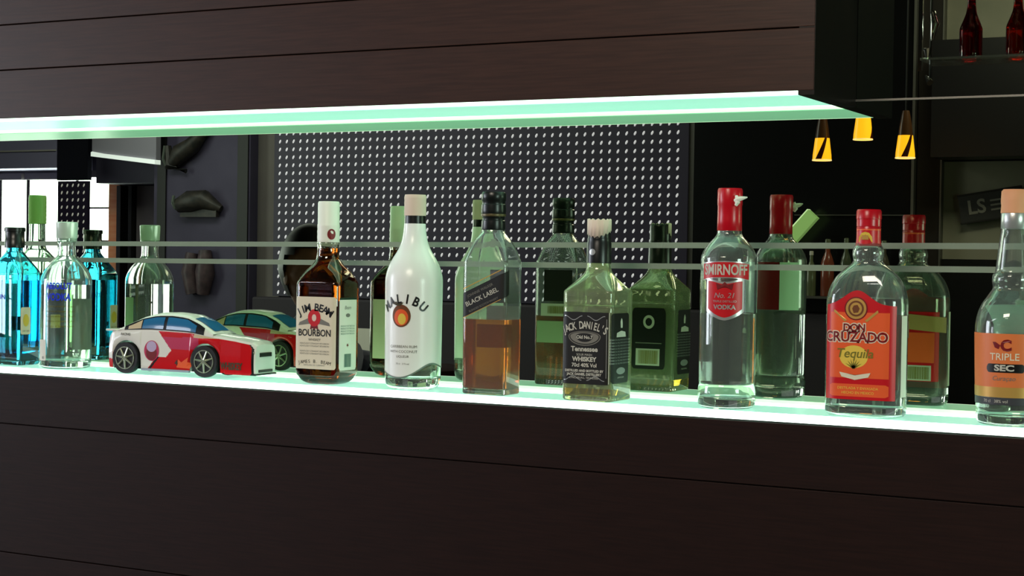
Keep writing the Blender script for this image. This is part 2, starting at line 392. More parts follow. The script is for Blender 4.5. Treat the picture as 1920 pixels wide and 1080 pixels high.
B.text('BOURBON', 0, .0805, .0150, black, .0009, l, bold=.0003, sx=.85); B.text('WHISKEY', 0, .070, .0055, black, .0009, l)
for z in (.064, .060, .052, .048): B.text('KENTUCKY STRAIGHT BOURBON', 0, z, .0036, grey_print, .0009, l)
B.text('JAMES B. BEAM', 0, .036, .0075, black, .0009, l, arc=(.16, .0048)); B.text('DISTILLING CO. CLERMONT', 0, .030, .0032, grey_print, .0009, l)
l = B.patch('side_label_or_glow', .0435, .0905, .0225, .1365, white_paper, n=24, rc=.004)
B.patch('side_label_band', .0435, .0905, .1335, .1365, mat('dark_green_print', (20, 50, 35), .5), .0008, l)
B.text('Beam', .066, .121, .008, grey_print, .0009, l, shear=.3); B.shape('emblem', ell(.006, .003), .066, .109, grey_print, .0009, l)
for z in (.092, .088, .084, .080): B.text('PRODUCT OF THE U.S.A.', .066, z, .0035, teal_lab, .0009, l)
B.shape('star', [(.0035 * (1 if k % 2 else .4) * sin(2 * pi * k / 10), .0035 * (1 if k % 2 else .4) * cos(2 * pi * k / 10)) for k in range(10)][::-1], .066, .062, dkred, .0009, l)
barcode(B, .066, .038, .022, .026, l, None, teal_lab)
B.patch('back_label', B.half(.06) - .03, B.half(.06) + .03, .03, .13, cream)

# 4 white coconut rum
B = Bottle(-1.3215, .107, radians(11), 'opaque white coconut rum bottle with black neck ring and tan cap',
    RC((0, .034), (.004, .0395), (.012, .0425), (.03, .043), (.16, .0438), (.172, .0432), (.185, .040), (.198, .034), (.212, .0255), (.225, .0200), (.24, .0172), (.258, .0158), (.288, .0135)), g_clear, th=.0035, floor_t=.016)
B.liq(.15, liq_clear)
def wav(u): return .0295 + .006 * cos(2 * pi * u) + .013 * (1 if 0 else math.exp(-((u - .66) / .09) ** 2)) - .006 * math.exp(-((u - .47) / .10) ** 2)
v = []; f = []; n = 72; m_ = 46
for i in range(n):
    u = i / n
    for j in range(m_ + 1):
        z0 = wav(u); z = z0 + (.2535 - z0) * j / m_; r = prof_at(B.P, z)[0] + .0004; a = 2 * pi * (u - .5); v.append((r * sin(a), -r * cos(a), z))
for i in range(n):
    for j in range(m_): k = i * (m_ + 1) + j; k2 = ((i + 1) % n) * (m_ + 1) + j; f.append((k, k2, k2 + 1, k + 1))
ct = mesh('white_coating', v, f, malibu_white, B.root, True); ct['label'] = 'opaque white coating with a wavy lower edge'
v = []; f = []
for i in range(n + 1):
    u = i / n
    for dz in (-.0012, .0012):
        z = wav(u) + dz + .001; r = prof_at(B.P, z)[0] + .0008; a = 2 * pi * (u - .5); v.append((r * sin(a), -r * cos(a), z))
for i in range(n): k = 2 * i; f.append((k, k + 2, k + 3, k + 1))
mesh('wave_line', v, f, wave_grey, ct, True)
B.lathe('neck_ring', [(.0158, .2525), (.0163, .253), (.0160, .266)], black_cap)
B.lathe('cap', [(.0165, .2655)] + ribs(.0170, .266, .292, 9, .0003) + [(.0170, .2935), (.016, .298)], pink_paper)
B.text('MALIBU', -.001, .138, .0195, black, .0009, ct, arc=(.046, .0135), bold=.0006, sx=.85)
s_ = B.shape('coconut', ell(.0152, .0172), -.004, .1128, brown, .0009, ct); B.shape('coconut_flesh', ell(.0115, .0125), -.004, .1105, orange, .0011, ct); B.shape('sun', ell(.0065, .0085), -.0025, .108, yellow, .0013, ct)
B.shape('leaves', [(-.012, .004), (-.004, .007), (0, .003), (.008, .006), (.003, 0), (-.004, .001)][::-1], -.008, .1275, mat('leaf_print', (60, 50, 20), .5), .0012, ct)
for z, t, s in ((.066, 'CARIBBEAN RUM', .0058), (.0585, 'WITH COCONUT', .0056), (.051, 'LIQUEUR', .0050), (.040, '70 cl   21% vol', .0036)): B.text(t, -.001, z, s, grey_print, .0009, ct)

# 5 scotch with slanted black label
B = Bottle(-1.178, .118, 0, 'square half-full scotch bottle with slanted black label and amber whisky',
    R4((0, .034, .025, .006), (.003, .0365, .0275, .008), (.19, .037, .028, .008), (.203, .0355, .0272, .010), (.225, .0275, .023, .014), (.237, .0205, .0195, .018), (.243, .0175, .0175, .017), (.262, .0150, .0150, .0148), (.285, .0140, .0140, .0138)), g_clear, sm=3)
B.liq(.1115, liq_scotch)
c = B.lathe('cap', [(.0178, .2445), (.0182, .246), (.0175, .258), (.0165, .259), (.0165, .264), (.0180, .266), (.0186, .273), (.0182, .282), (.0172, .283), (.0172, .287), (.0182, .2885), (.0184, .298), (.0170, .301)], black_cap)
B.lathe('cap_band', [(.0184, .2645), (.0189, .267), (.0187, .268)], mat('bronze_print', (96, 84, 56), .35, .3), c)
l = B.patch('slanted_label', -.0355, .0440, .112, .149, black_matte, slant=.46, n=30)
B.patch('label_border', -.0355, .0300, .1545, .1560, gold, .0008, l, slant=.46 * .95 if 0 else .46)
o_ = B.patch('label_border', -.0355, .0300, .1115, .1125, gold, .0008, l, slant=.46)
B.text('BLACK LABEL', -.002, .1445, .0098, pale, .0009, l, tilt=radians(24.5), bold=.0001); B.text('JOHNNIE WALKER', -.005, .1545, .0056, grey_print, .0009, l, tilt=radians(24.5))
B.text('BLENDED SCOTCH WHISKY', .001, .1335, .0042, grey_print, .0009, l, tilt=radians(24.5)); B.text('AGED 12 YEARS', .002, .1265, .0036, grey_print, .0009, l, tilt=radians(24.5))
hb = B.half(.1)
B.patch('back_label', hb - .031, hb + .019, .135, .185, black_matte); l = B.patch('back_barcode_label', hb - .031, hb + .024, .111, .131, pale); barcode(B, hb - .004, .121, .04, .015, l, None, olive)
B.patch('back_strip_label', hb - .031, hb + .031, .068, .103, mat('sage_paper', (150, 165, 130), .6))

# 6 Tennessee whiskey
B = Bottle(-1.006, .113, 0, 'square nearly empty whiskey bottle with ornate black label and torn paper seal',
    R4((0, .036, .035, .010), (.003, .0395, .0385, .010), (.10, .040, .039, .010), (.134, .040, .039, .010), (.1355, .0395, .0385, .010), (.137, .040, .039, .010), (.155, .040, .039, .010), (.160, .038, .037, .012), (.172, .029, .029, .020), (.182, .0215, .0215, .0205), (.190, .0180, .0180, .0175), (.20, .0172, .0172, .017), (.235, .0155, .0155, .015), (.252, .014, .014, .0138)), g_pale, th=.003, floor_t=.008, sm=3)
B.liq(.0185, liq_pale)
B.lathe('neck_sleeve', [(.0176, .1975), (.0182, .198), (.0180, .226), (.0170, .229), (.0172, .233)], black_cap)
B.shape('neck_emblem', ell(.0045, .0045), -.002, .2135, silver, .002)
c = B.lathe('cap', [(.0168, .232)] + ribs(.0166, .233, .257, 9, .0003) + [(.0155, .2595)], black_cap)
v = []; f = []
for i in range(25):
    a = radians(-95 + 190 * i / 24); zb = .241 - .006 * cos(a * 1.3 + .3) + .002 * sin(i * 2.3); zt = .2600 + .0012 * sin(i * 1.7)
    for j, z in enumerate((zb, zt, zt + .0008)): r = (.0176, .0176, .0150)[j]; v.append((r * sin(a + .3), -r * cos(a + .3), z))
for i in range(24):
    for j in range(2): k = i * 3 + j; f.append((k, k + 3, k + 4, k + 1))
tp = mesh('torn_tax_seal', v, f, pink_paper, B.root, True); mo = tp.modifiers.new('solid', 'SOLIDIFY'); mo.thickness = .0006; tp['label'] = 'torn pinkish paper seal over the cap'
l = B.patch('front_label', -.0385, .0345, .0245, .1275, black_matte, n=20)
for q0, q1, z0, z1 in ((-.0365, -.0357, .034, .118), (.0318, .0326, .034, .118)): B.patch('label_border', q0, q1, z0, z1, silver, .0008, l, n=2)
for sg in (-1, 1):
    for zc, s in ((.1205, 1), (.0315, -1)):
        pts = []; N_ = 14
        for t_ in (1.0, .0): 
            rng = range(N_) if t_ else range(N_ - 1, -1, -1)
            for k in rng:
                u = k / (N_ - 1); pts.append((sg * (.004 + .028 * u), s * (.003 * cos(u * 6.5) - .002 + .0011 * t_)))
        fv = pts; ff = [(k, k + 1, 2 * N_ - 2 - k, 2 * N_ - 1 - k) for k in range(N_ - 1)]
        B.bend('scrollwork', [(x - .002, z + zc) for x, z in fv], ff, silver, .0009, l)
B.text("JACK DANIEL'S", -.002, .1085, .0150, pale, .0010, l, arc=(.075, .0056), bold=.0003, sx=.62)
for rx, rz, m2, oo in ((.0255, .0135, grey_print, .0009), (.0240, .0122, black_matte, .0010), (.0225, .0108, grey_print, .0011), (.0135, .0082, black_matte, .0012)):
    B.shape('cartouche', [(x, z if z < 0 else z * .55) for x, z in ell(rx, rz)], -.002, .0930, m2, oo, l)
B.text('Old No.7', -.002, .0915, .0066, pale, .0014, l, bold=.0002)
for z, t, s, bo in ((.0745, 'Tennessee', .0098, .0003), (.0665, 'SOUR MASH', .0045, 0), (.0600, 'WHISKEY', .0088, .0004), (.0515, '70cl 40% Vol', .0075, .0002), (.0435, 'DISTILLED AND BOTTLED BY', .0046, .0002), (.0385, "JACK DANIEL DISTILLERY", .0048, .0002), (.0335, 'LYNCHBURG, TENNESSEE', .0040, 0)):
    B.text(t, -.002, z, s, pale, .0010, l, bold=bo)
B.patch('corner_stripe', .0352, .0362, .026, .1275, pale, .0007, l, n=2)
l = B.patch('side_label_or_glow', .0385, .0935, .0265, .1265, black_matte, n=18, rc=.003)
B.shape('side_figure', [(-.003, -.006), (.003, -.006), (.0035, 0), (.002, .006), (-.001, .008), (-.004, .003)][::1], .068, .1115, pale, .0009, l)
B.shape('side_banner', [(-.016, -.003), (.016, -.003), (.014, .004), (0, .006), (-.015, .003)], .067, .0955, pale, .0009, l)
for k in range(9): B.text('CHARCOAL MELLOWED DROP BY DROP', .067, .0885 - .0042 * k, .0033, silver, .0009, l)
B.shape('side_oval', [(x, z) for x, z in ell(.015, .005)], .067, .044, silver, .0009, l); B.text('LEM MOTLOW', .067, .0345, .0033, pale, .0009, l)
hb = B.half(.08)
l = B.patch('back_label', hb - .028, hb + .028, .0345, .129, black_matte, rc=.006)
B.shape('back_emblem', ell(.0095, .0105), hb, .1075, pale, .0009, l); B.shape('back_emblem_core', ell(.0055, .0062), hb, .1075, black_matte, .0012, l)
B.patch('back_rule', hb - .022, hb + .022, .074, .0755, grey_print, .0009, l); barcode(B, hb + .001, .053, .040, .026, l, pale, olive)
B.patch('left_side_label', -.0935, -.0385 - .002, .0265, .1265, black_matte, n=18, rc=.003)

# 7 vodka with red cap and shield
B = Bottle(-.808, .110, radians(13), 'clear round vodka bottle with red cap and red shield label',
    RC((0, .034), (.003, .0385), (.01, .0402), (.022, .0402), (.030, .0392), (.0335, .0382), (.036, .0390), (.20, .0392), (.212, .0375), (.222, .0325), (.232, .0245), (.239, .0185), (.246, .0168), (.255, .0150), (.285, .0138)), g_clear, th=.003, floor_t=.014)
B.liq(.131, liq_clear)
c = B.lathe('cap', [(.0168, .2455), (.0172, .246), (.0170, .262), (.0168, .280), (.0174, .282), (.0174, .3015), (.0162, .3045)], red_cap)
MB().tube([(.010, -.0165, .2865), (.014, -.020, .289), (.019, -.021, .290), (.026, -.018, .2915)], [.0035, .0038, .0028, .0008]).tube([(.011, -.018, .294), (.013, -.0195, .284), (.0105, -.019, .280)], [.002, .0035, .002]).build('security_tag', white_cap, c, True)
ab = lambda u: .1815 - .0022 * (2 * u - 1) ** 2 * 1.6; at = lambda u: .2020 - .0030 * (2 * u - 1) ** 2
l = B.patch('name_band', -.036, .036, 0, 0, silver, .0005, top=lambda u: at(u) + .0014, bot=lambda u: ab(u) - .0014, n=30)
l2 = B.patch('name_band_field', -.0345, .0345, 0, 0, red, .0008, l, top=at, bot=ab, n=30)
B.text('SMIRNOFF', 0, .1908, .0200, pale, .0011, l, bold=.0005, sx=.68)
sb = lambda k: (lambda u: .128 - k + .012 * abs(2 * u - 1) ** 1.6)
l = B.patch('shield_label', -.0275, .0275, 0, 0, silver, .0005, top=lambda u: .1770 + .002 * cos(2 * pi * u), bot=sb(.006), n=30)
B.patch('shield_field', -.0245, .0245, 0, 0, red, .0008, l, top=lambda u: .1740 + .002 * cos(2 * pi * u), bot=sb(.002), n=30)
B.shape('crown', [(-.010, 0), (.010, 0), (.012, .009), (.006, .005), (0, .011), (-.006, .005), (-.012, .009)], 0, .1640, dkred, .0011, l)
B.text('No. 21', 0, .1560, .010, silver, .0011, l, shear=.25); B.text('TRIPLE DISTILLED', 0, .1480, .0042, silver, .0011, l); B.text('VODKA', 0, .1400, .0085, silver, .0011, l, bold=.0003)
hb = B.half(.1)
B.patch('back_label', hb - .020, hb + .046, .132, .203, dkred); B.patch('back_label', hb - .052, hb - .0205, .132, .203, mat('pale_mint_paper', (206, 236, 212), .6)); B.patch('back_tab', hb + .020, hb + .034, .185, .200, pale, .0009)

# 8 tequila flask
B = Bottle(-.609, .118, 0, 'flat-shouldered tequila bottle with red and orange label and red cap',
    R4((0, .048, .024, .022), (.004, .0515, .0285, .024), (.012, .0530, .0305, .025), (.140, .0530, .0305, .025), (.155, .0525, .0302, .025), (.168, .0500, .0292, .025), (.180, .0450, .0272, .025), (.189, .0380, .0250, .0235), (.197, .0290, .0225, .022), (.203, .0215, .0200, .0195), (.208, .0195, .0195, .019), (.215, .0208, .0208, .0205), (.222, .0200, .0200, .0195), (.229, .0165, .0165, .016), (.240, .0152, .0152, .015), (.262, .014, .014, .0138)), g_clear, th=.003, floor_t=.013, sm=3)
B.liq(.157, liq_clear)
c = B.lathe('cap', [(.0150, .2485), (.0163, .249), (.0156, .252)] + ribs(.0162, .2525, .262, 5, .0002) + [(.0168, .2625), (.0164, .2725), (.0150, .2748)], red_cap)
B.lathe('cap_line', [(.0152, .2465), (.0160, .247), (.0158, .249)], orange, c)
nl = B.lathe('neck_label', [(.0168, .2265), (.0160, .236), (.0159, .2468)], red)
def ncyl(ptsf, r, z, m_, name, par): mesh(name, [(r * sin(x / r), -r * cos(x / r), z + y) for x, y in ptsf], [tuple(range(len(ptsf)))], m_, par)
ncyl([(-.010, -.006), (.010, -.006), (.009, .001), (.005, .006), (0, .0075), (-.005, .006), (-.009, .001)], .0171, .2375, yellow, 'neck_emblem', nl); ncyl([(-.005, -.003), (.005, -.003), (.004, .003), (-.004, .003)], .0176, .2375, gold, 'neck_emblem_core', nl)
def tz(u):
    x = -.050 + .100 * u; return .1475 + (.020 * math.exp(-((x + .004) / .024) ** 2))
l = B.patch('front_label', -.0500, .0475, .0235, .1475, red, n=44, top=tz)
B.patch('orange_field', -.0405, .0385, .0520, .1385, orange, .0008, l, n=20)
B.patch('orange_bar', -.0405, .0385, .0275, .0440, orange, .0008, l, n=20, rc=.002)
for rr, m2, oo in ((.0155, dkred, .0010), (.0138, gold, .0012), (.0105, brown, .0014), (.0080, gold, .0016)): B.shape('medallion', ell(rr, rr), -.006, .1435, m2, oo, l)
B.shape('medallion_head', [(-.003, -.006), (.003, -.005), (.005, 0), (.002, .005), (-.003, .004), (-.005, 0)], -.006, .1435, brown, .0018, l)
for sg in (-1, 1):
    p = [(sg * .012, -.008), (sg * .015, -.010), (sg * .030, .003), (sg * .029, .006)]; B.shape('medallion_scroll', p if sg > 0 else p[::-1], -.006, .136, gold, .0012, l)
for t, q, z, s in (('DON', -.008, .1180, .0135), ('CRUZADO', -.006, .1055, .0185)):
    B.text(t, q, z, s, cream, .0010, l, bold=.0016, sx=.95); B.text(t, q, z, s, dkred, .0013, l, bold=.0004, sx=.95)
B.shape('agave_field', ell(.019, .015), -.008, .0800, yellow, .0010, l); B.text('Tequila', -.006, .0840, .0170, olive, .0013, l, shear=.2, bold=.0002)
for k in range(7):
    a = radians(-60 + 20 * k); p = [(-.0015 * cos(a), -.0015 * -sin(a)), (.0015 * cos(a), .0015 * -sin(a)), (.013 * sin(a), .013 * cos(a))]; B.shape('agave_leaf', p, -.008, .0650, olive, .0012, l)
B.shape('banner', [(-.021, .004), (-.018, -.002), (0, -.006), (.018, -.002), (.021, .004), (.015, .003), (0, 0), (-.015, .003)], -.006, .0555, cream, .0014, l)
B.text('DESTILADA Y ENVASADA', -.002, .0385, .0048, yellow, .0011, l); B.text('HECHO EN MEXICO', -.002, .0325, .0048, yellow, .0011, l)
hb = B.half(.1)
l = B.patch('back_label', hb - .047, hb + .030, .035, .135, red, n=30); B.patch('back_field', hb - .040, hb + .005, .062, .105, orange, .0008, l); barcode(B, hb - .018, .047, .036, .022, l, pale, olive)
B.patch('side_label_or_glow', .0560, .0740, .028, .135, white_paper, n=10); B.patch('back_strip', hb - .060, hb + .040, .105, .127, mat('tan_paper', (170, 140, 85), .6), .0010, slant=.08)  # white side patch stands in for ledge light refracted at the bottle edge

# 9 triple sec
B = Bottle(-.4205, .115, radians(3), 'round triple sec bottle with orange label at the right edge',
    RC((0, .036), (.003, .0415), (.010, .0435), (.020, .0435), (.028, .0440), (.115, .0465), (.128, .0462), (.142, .0435), (.155, .0380), (.163, .0325), (.169, .0285), (.1725, .0262), (.176, .0256), (.184, .0268), (.191, .0258), (.195, .0232), (.205, .0220), (.22, .0202), (.24, .0180), (.252, .0165), (.28, .0145)), g_clear, th=.003, floor_t=.012)
B.liq(.115, liq_clear)
c = B.lathe('cap', [(.0168, .250), (.0172, .2505), (.0172, .2715), (.0168, .2722)], silver); B.lathe('paper_seal', [(.0174, .270), (.0178, .2705), (.0172, .280), (.0178, .285), (.0172, .298), (.015, .3005)], peach, c)
l = B.patch('front_label', -.062, .062, .037, .1175, tan_orange, n=44)
B.patch('gold_strip', -.062, .062, .037, .0500, gold, .0008, l, n=40); B.patch('dark_strip', -.062, .062, .0275, .0368, mat('slate_print', (60, 60, 66), .5), .0006, n=40)
B.text('TRIPLE', -.003, .0880, .0125, cream, .0009, l, bold=.0001); B.patch('word_capsule', -.026, .022, .0685, .0795, black, .0009, l, rc=.004)
B.text('SEC', -.003, .0740, .0105, pale, .0012, l, bold=.0004, sx=1.4)
B.text('C', -.001, .1020, .0190, dkred, .0009, l, bold=.0009); B.shape('logo_leaf', [(-.003, -.003), (.002, -.005), (.004, 0), (-.002, .004), (-.006, .004)], -.012, .103, dkred, .0009, l)
B.text('Curaçao', -.003, .0610, .0085, grey_print, .0009, l, shear=.3); B.text('70 cl   38% vol', -.014, .0320, .0055, pale, .0009, l)

hb = B.half(.1)
B.patch('back_label', hb - .034, hb + .034, .045, .152, MATS['pale_mint_paper'])
# ---------------------------------------------------------------- toy car
car = empty('toy_car', (-1.7515, -.1085, .0005), radians(3))
tag(car, 'red and white toy race car with blue windows on the lit ledge', 'toy car')
CL, CW = .292, .036
car_white = mat('car_white', (236, 234, 226), .25, coat=.5); car_red = mat('car_red', (206, 16, 24), .25, coat=.5); car_pink = mat('car_magenta', (196, 60, 96), .25, coat=.5)
car_blue = mat('car_window_blue', (44, 112, 160), .15, coat=.6); car_black = mat('car_black', (12, 12, 14), .35); car_beige = mat('car_beige', (206, 184, 150), .4)
tyre = mat('tyre_rubber', (14, 14, 15), .6); rim_m = mat('rim_metal', (176, 184, 160), .25, .7)
RW, FW = -.107, .052                     # wheel centres along the car
def sill(x):
    z = .009 - (.002 if x > .09 else 0)
    for c in (RW, FW):
        d = abs(x - c)
        if d < .0295: z = max(z, .026 + sqrt(.0295 ** 2 - d * d) * 1.0)
    return z
def interp(T, x):
    for (a, b), (c, d) in zip(T[:-1], T[1:]):
        if a <= x <= c: t = (x - a) / (c - a); t = t * t * (3 - 2 * t) if 0 else t; return b + (d - b) * t
    return T[0][1] if x < T[0][0] else T[-1][1]
BELT = [(-.146, .060), (-.14, .067), (-.12, .0715), (-.06, .0735), (.02, .0715), (.06, .066), (.11, .0605), (.138, .056), (.146, .050)]
ROOF = [(-.128, .0715), (-.105, .084), (-.08, .0955), (-.05, .1025), (-.02, .1035), (.01, .1005), (.035, .0905), (.066, .0715)]
def wid(x): return CW * interp([(-.146, .86), (-.135, .95), (-.1, 1.0), (.08, 1.0), (.12, .97), (.138, .90), (.146, .80)], x)
NX = 320; rows = 36; v = []; f = []; mi = []
mats_ = [car_white, car_red, car_pink, car_blue, car_black, car_beige]
def livery(x, z, side):
    if side:
        if x > .1435 - max(0, z - .05) * .8: return 0
        if x > .1405 - max(0, z - .05) * .8: return 4
        if x < -.128 and z < .024: return 1
        if x < -.062 + .02 * (1 if z > .03 else 0) - abs(z - .042) * .9 + .028: return 0
        if abs(x + .052 + abs(z - .042) * .9 - .022) < .0025: return 4
        if z > .064: return 5 if x > .03 else 1
        if z > .044 and x < .04: return 2
        return 1
    return 0
for i in range(NX + 1):
    x = -.146 + .292 * i / NX; w_ = wid(x); s0 = sill(x); bt = interp(BELT, x)
    sec = [(0, s0 + .001)]
    for k in range(rows + 1):
        t = k / rows; z = s0 + (bt - s0) * t; y = w_ * (1 - .06 * (2 * t - .9) ** 2); sec.append((y, z))
    sec += [(w_ * .86, bt + .0035), (w_ * .55, bt + .0055), (0, bt + .0065)]
    n_ = len(sec)
    for y, z in sec: v.append((x, -y, z))
    for y, z in sec: v.append((x, y, z))
for i in range(NX):
    for sd in (0, 1):
        for k in range(n_ - 1):
            a = i * 2 * n_ + sd * n_ + k; b = a + 2 * n_
            f.append((a, b, b + 1, a + 1) if sd == 0 else (a, a + 1, b + 1, b))
            side = 1 <= k <= rows; x = v[a][0] + .001; z = (v[a][2] + v[a + 1][2]) / 2
            mi.append(livery(x, z, side))
n0 = len(f)
for base_ in (0, NX * 2 * n_):
    L_ = [base_ + k for k in range(n_)]; R2 = [base_ + n_ + k for k in range(n_)]
    fc = tuple(L_ + R2[::-1]); f.append(fc if base_ else fc[::-1]); mi.append(0)
body = mesh('body', v, f, None, car, True, mats=mats_, midx=mi); es = body.modifiers.new('split', 'EDGE_SPLIT'); es.split_angle = radians(38)
# cabin
v = []; f = []; NC = 60
def cab_w(x): return interp([(-.128, .62), (-.1, .74), (-.04, .80), (.02, .80), (.066, .74)], x)
def csec(x):
    b = interp(BELT, x) + .001; t = max(interp(ROOF, x), b + .0006); w0 = CW * .93; w1 = CW * cab_w(x) * .80
    h = t - b; k = min(1, h / .03)
    return [(w0 * (1 - .0) - 0, b), (w0 - (w0 - w1) * .35 * k, b + h * .45), (w0 - (w0 - w1) * .85 * k, b + h * .85), (w1 * .85, b + h * .97), (w1 * .4, t), (0, t + .0005)]
for i in range(NC + 1):
    x = -.128 + .194 * i / NC; s_ = csec(x)
    for y, z in s_: v.append((x, -y, z))
    for y, z in s_: v.append((x, y, z))
m_ = 6
for i in range(NC):
    for sd in (0, 1):
        for k in range(m_ - 1):
            a = i * 2 * m_ + sd * m_ + k; b = a + 2 * m_; f.append((a, b, b + 1, a + 1) if sd == 0 else (a, a + 1, b + 1, b))
mesh('roof', v, f, car_white, car, True)
def side_pt(x, t, sg=-1, o=.0006):
    """t 0..1 from belt to roof on the cabin side"""
    b = interp(BELT, x) + .001; tt = max(interp(ROOF, x), b + .0006); w0 = CW * .93; w1 = CW * cab_w(x) * .80; h = tt - b; k = min(1, h / .03)
    fr = t * .85; y = w0 - (w0 - w1) * (.35 * fr / .45 if fr < .45 else .35 + .5 * (fr - .45) / .40) * k
    return (x, sg * (y + o), b + h * fr)
def win(name, x0, x1, t0f, t1f, m2, sg=-1, o=.0006, n=14):
    v = []; f = []
    for i in range(n + 1):
        x = x0 + (x1 - x0) * i / n
        for j in range(5): v.append(side_pt(x, t0f(x) + (t1f(x) - t0f(x)) * j / 4, sg, o))
    for i in range(n):
        for j in range(4): k = i * 5 + j; f.append((k, k + 5, k + 6, k + 1))
    return mesh(name, v, f, m2, car, True)
for sg in (-1, 1):
    win('window_frame', -.112, .048, lambda x: .02, lambda x: .97, car_black if sg else 0, sg, .0005)
    tp = lambda x: max(.12, .88 - max(0, (abs(x + .03) - .045) / .04) * .35)
    win('side_window', -.104, -.078, lambda x: .12, tp, car_beige, sg, .0010)
    win('side_window', -.076, -.033, lambda x: .10, tp, car_blue, sg, .0010)
    win('side_window', -.027, .032, lambda x: .10, tp, car_blue, sg, .0010)
def topwin(name, x0, x1, yy, m2, o=.0008):
    v = []; f = []; n = 8
    for i in range(n + 1):
        x = x0 + (x1 - x0) * i / n; s_ = csec(x); y0 = s_[3][0] * yy
        for y in (-y0, -s_[4][0], 0, s_[4][0], y0):
            z = interp([(p[0], p[1]) for p in s_[::-1]], abs(y)) if True else 0
            v.append((x + .0006, y, z + o))
    for i in range(n):
        for j in range(4): k = i * 5 + j; f.append((k, k + 5, k + 6, k + 1))
    mesh(name, v, f, m2, car, True)
topwin('windscreen', .022, .060, 1.1, car_blue); topwin('rear_window', -.120, -.090, 1.0, car_blue)
# side graphics
def car_side(x, z, o=.0007):
    s0 = sill(x); bt = interp(BELT, x); t = max(0, min(1, (z - s0) / max(bt - s0, 1e-4))); y = wid(x) * (1 - .06 * (2 * t - .9) ** 2); return (x, -y - o, z)
def cshape(name, pts, x, z, m2, o=.0008):
    n = len(pts); vv = [car_side(x, z, o)] + [car_side(x + p[0] / 2, z + p[1] / 2, o) for p in pts] + [car_side(x + p[0], z + p[1], o) for p in pts]
    ff = [(0, 1 + i, 1 + (i + 1) % n) for i in range(n)] + [(1 + i, 1 + n + i, 1 + n + (i + 1) % n, 1 + (i + 1) % n) for i in range(n)]
    mesh(name, vv, ff, m2, car)
cshape('round_emblem', ell(.015, .017), -.054, .040, car_pink, .0006); cshape('round_emblem', ell(.011, .012), -.054, .036, dkred, .0008); cshape('round_emblem', ell(.010, .009), -.054, .047, mat('lilac_print', (190, 170, 205), .4), .0009)
fv, ff = text2d('WHISKEY', .0155, bold=.0008, sx=.62); mesh('lettering', [car_side(.104 + x, .020 + z, .0009) for x, z in fv], ff, mat('dark_olive_print', (70, 50, 26), .5), car)
fv, ff = text2d('4', .012, bold=.0004); mesh('lettering', [car_side(-.004 + x, .0215 + z, .0009) for x, z in fv], ff, mat('dark_olive_print_b', (60, 40, 26), .5), car)
fv, ff = text2d('RACING', .0055, bold=.0002); mesh('lettering', [car_side(-.108 + x, .0655 + z, .0009) for x, z in fv], ff, grey_print, car)
cshape('flame_print', [(-.012, -.006), (.014, -.007), (.022, .002), (.010, .004), (.012, .012), (-.002, .003), (-.008, .008)], .008, .020, orange, .0007)
# nose details
xf = .1462
nose = box('grille', xf - .002, xf + .0010, -.017, .017, .036, .043, car_black, car, .0006); box('lower_grille', xf - .002, xf + .0010, -.020, .020, .011, .0155, car_black, car, .0006)
for sg in (-1, 1):
    MB().lathe([(.0005, -.001), (.0045, 0), (.0045, .0015), (.002, .0022)], 14, axis='z').build('headlight', rim_m, car, True).matrix_local = Matrix.Translation((xf - .004, sg * .0255, .043)) @ Matrix.Rotation(radians(90), 4, 'Y')
box('front_splitter', .120, .1475, -.031, .031, .0065, .0095, car_black, car, .001); box('side_skirt', -.075, .022, -CW - .0015, -CW + .004, .0065, .0105, mat('skirt_grey', (150, 160, 175), .3), car, .001)
box('underbody', -.138, .135, -.028, .028, .008, .012, car_black, car)
box('rear_spoiler', -.152, -.132, -.033, .033, .070, .0735, car_white, car, .001)
for x in (RW, FW):
    for sg in (-1, 1):
        y = sg * (CW - .0035)
        wh = MB().lathe([(.018, -.006), (.0255, -.006), (.0262, -.003), (.0262, .003), (.0255, .006), (.018, .006)], 36, (x, y, .0262), 'y').build('wheel', tyre, car, True)
        MB().lathe([(.0172, -.0068 if sg < 0 else .0052), (.0190, -.0068 if sg < 0 else .0052), (.0190, -.0052 if sg < 0 else .0068), (.0172, -.0052 if sg < 0 else .0068)], 32, (x, y, .0262), 'y', caps=False).build('rim', rim_m, wh, True)
        sp = MB().lathe([(.0045, -.0012), (.0045, .0012)], 12, (x, y + sg * .0066, .0262), 'y')
        for k in range(7):
            a = 2 * pi * k / 7 + .3; d = Vector((cos(a), 0, sin(a))); sp.tube([Vector((x, y + sg * .0066, .0262)) + d * .003, Vector((x, y + sg * .0066, .0262)) + d * .0180], [.0021, .0014], 6)
        sp.build('spokes', rim_m, wh, False)

# ---------------------------------------------------------------- the room behind, seen in the mirror
YW = -5.0
wb = struct(box('wall_back', LH, 2.0, YW - .45, YW - .4, FL, CE, wall_dark))
# windows: bright panes between dark piers
win_pane = mat('bright_window_pane', (255, 255, 255), .5, emit=(236, 244, 255), strength=WINDOW_L)
frame_wood = noise_tint(mat('orange_wood', rough=.5), 6, (240, 150, 100), (250, 176, 124), (1, 1, 8)); bar_dark = mat('window_bar', (90, 84, 92), .5)
def window(idx, x0, x1, z0, z1, bars):
    fr = struct(MB().box(x0 - .008, x0, YW - .39, YW - .375, z0 - .04, z1 + .04).box(x1, x1 + .008, YW - .39, YW - .375, z0 - .04, z1 + .04).box(x0, x1, YW - .39, YW - .33, z1, z1 + .04).box(x0, x1, YW - .39, YW - .33, z0 - .04, z0).build('window_%d' % idx, bar_dark))
    box('pane', x0, x1, YW - .385, YW - .38, z0, z1, win_pane, fr)
    for z in bars: box('glazing_bar', x0, x1, YW - .379, YW - .36, z - .006, z + .006, bar_dark, fr)
window(1, -8.45, -7.74, -.40, .655, ())
window(2, -7.715, -7.505, -.40, .645, ())
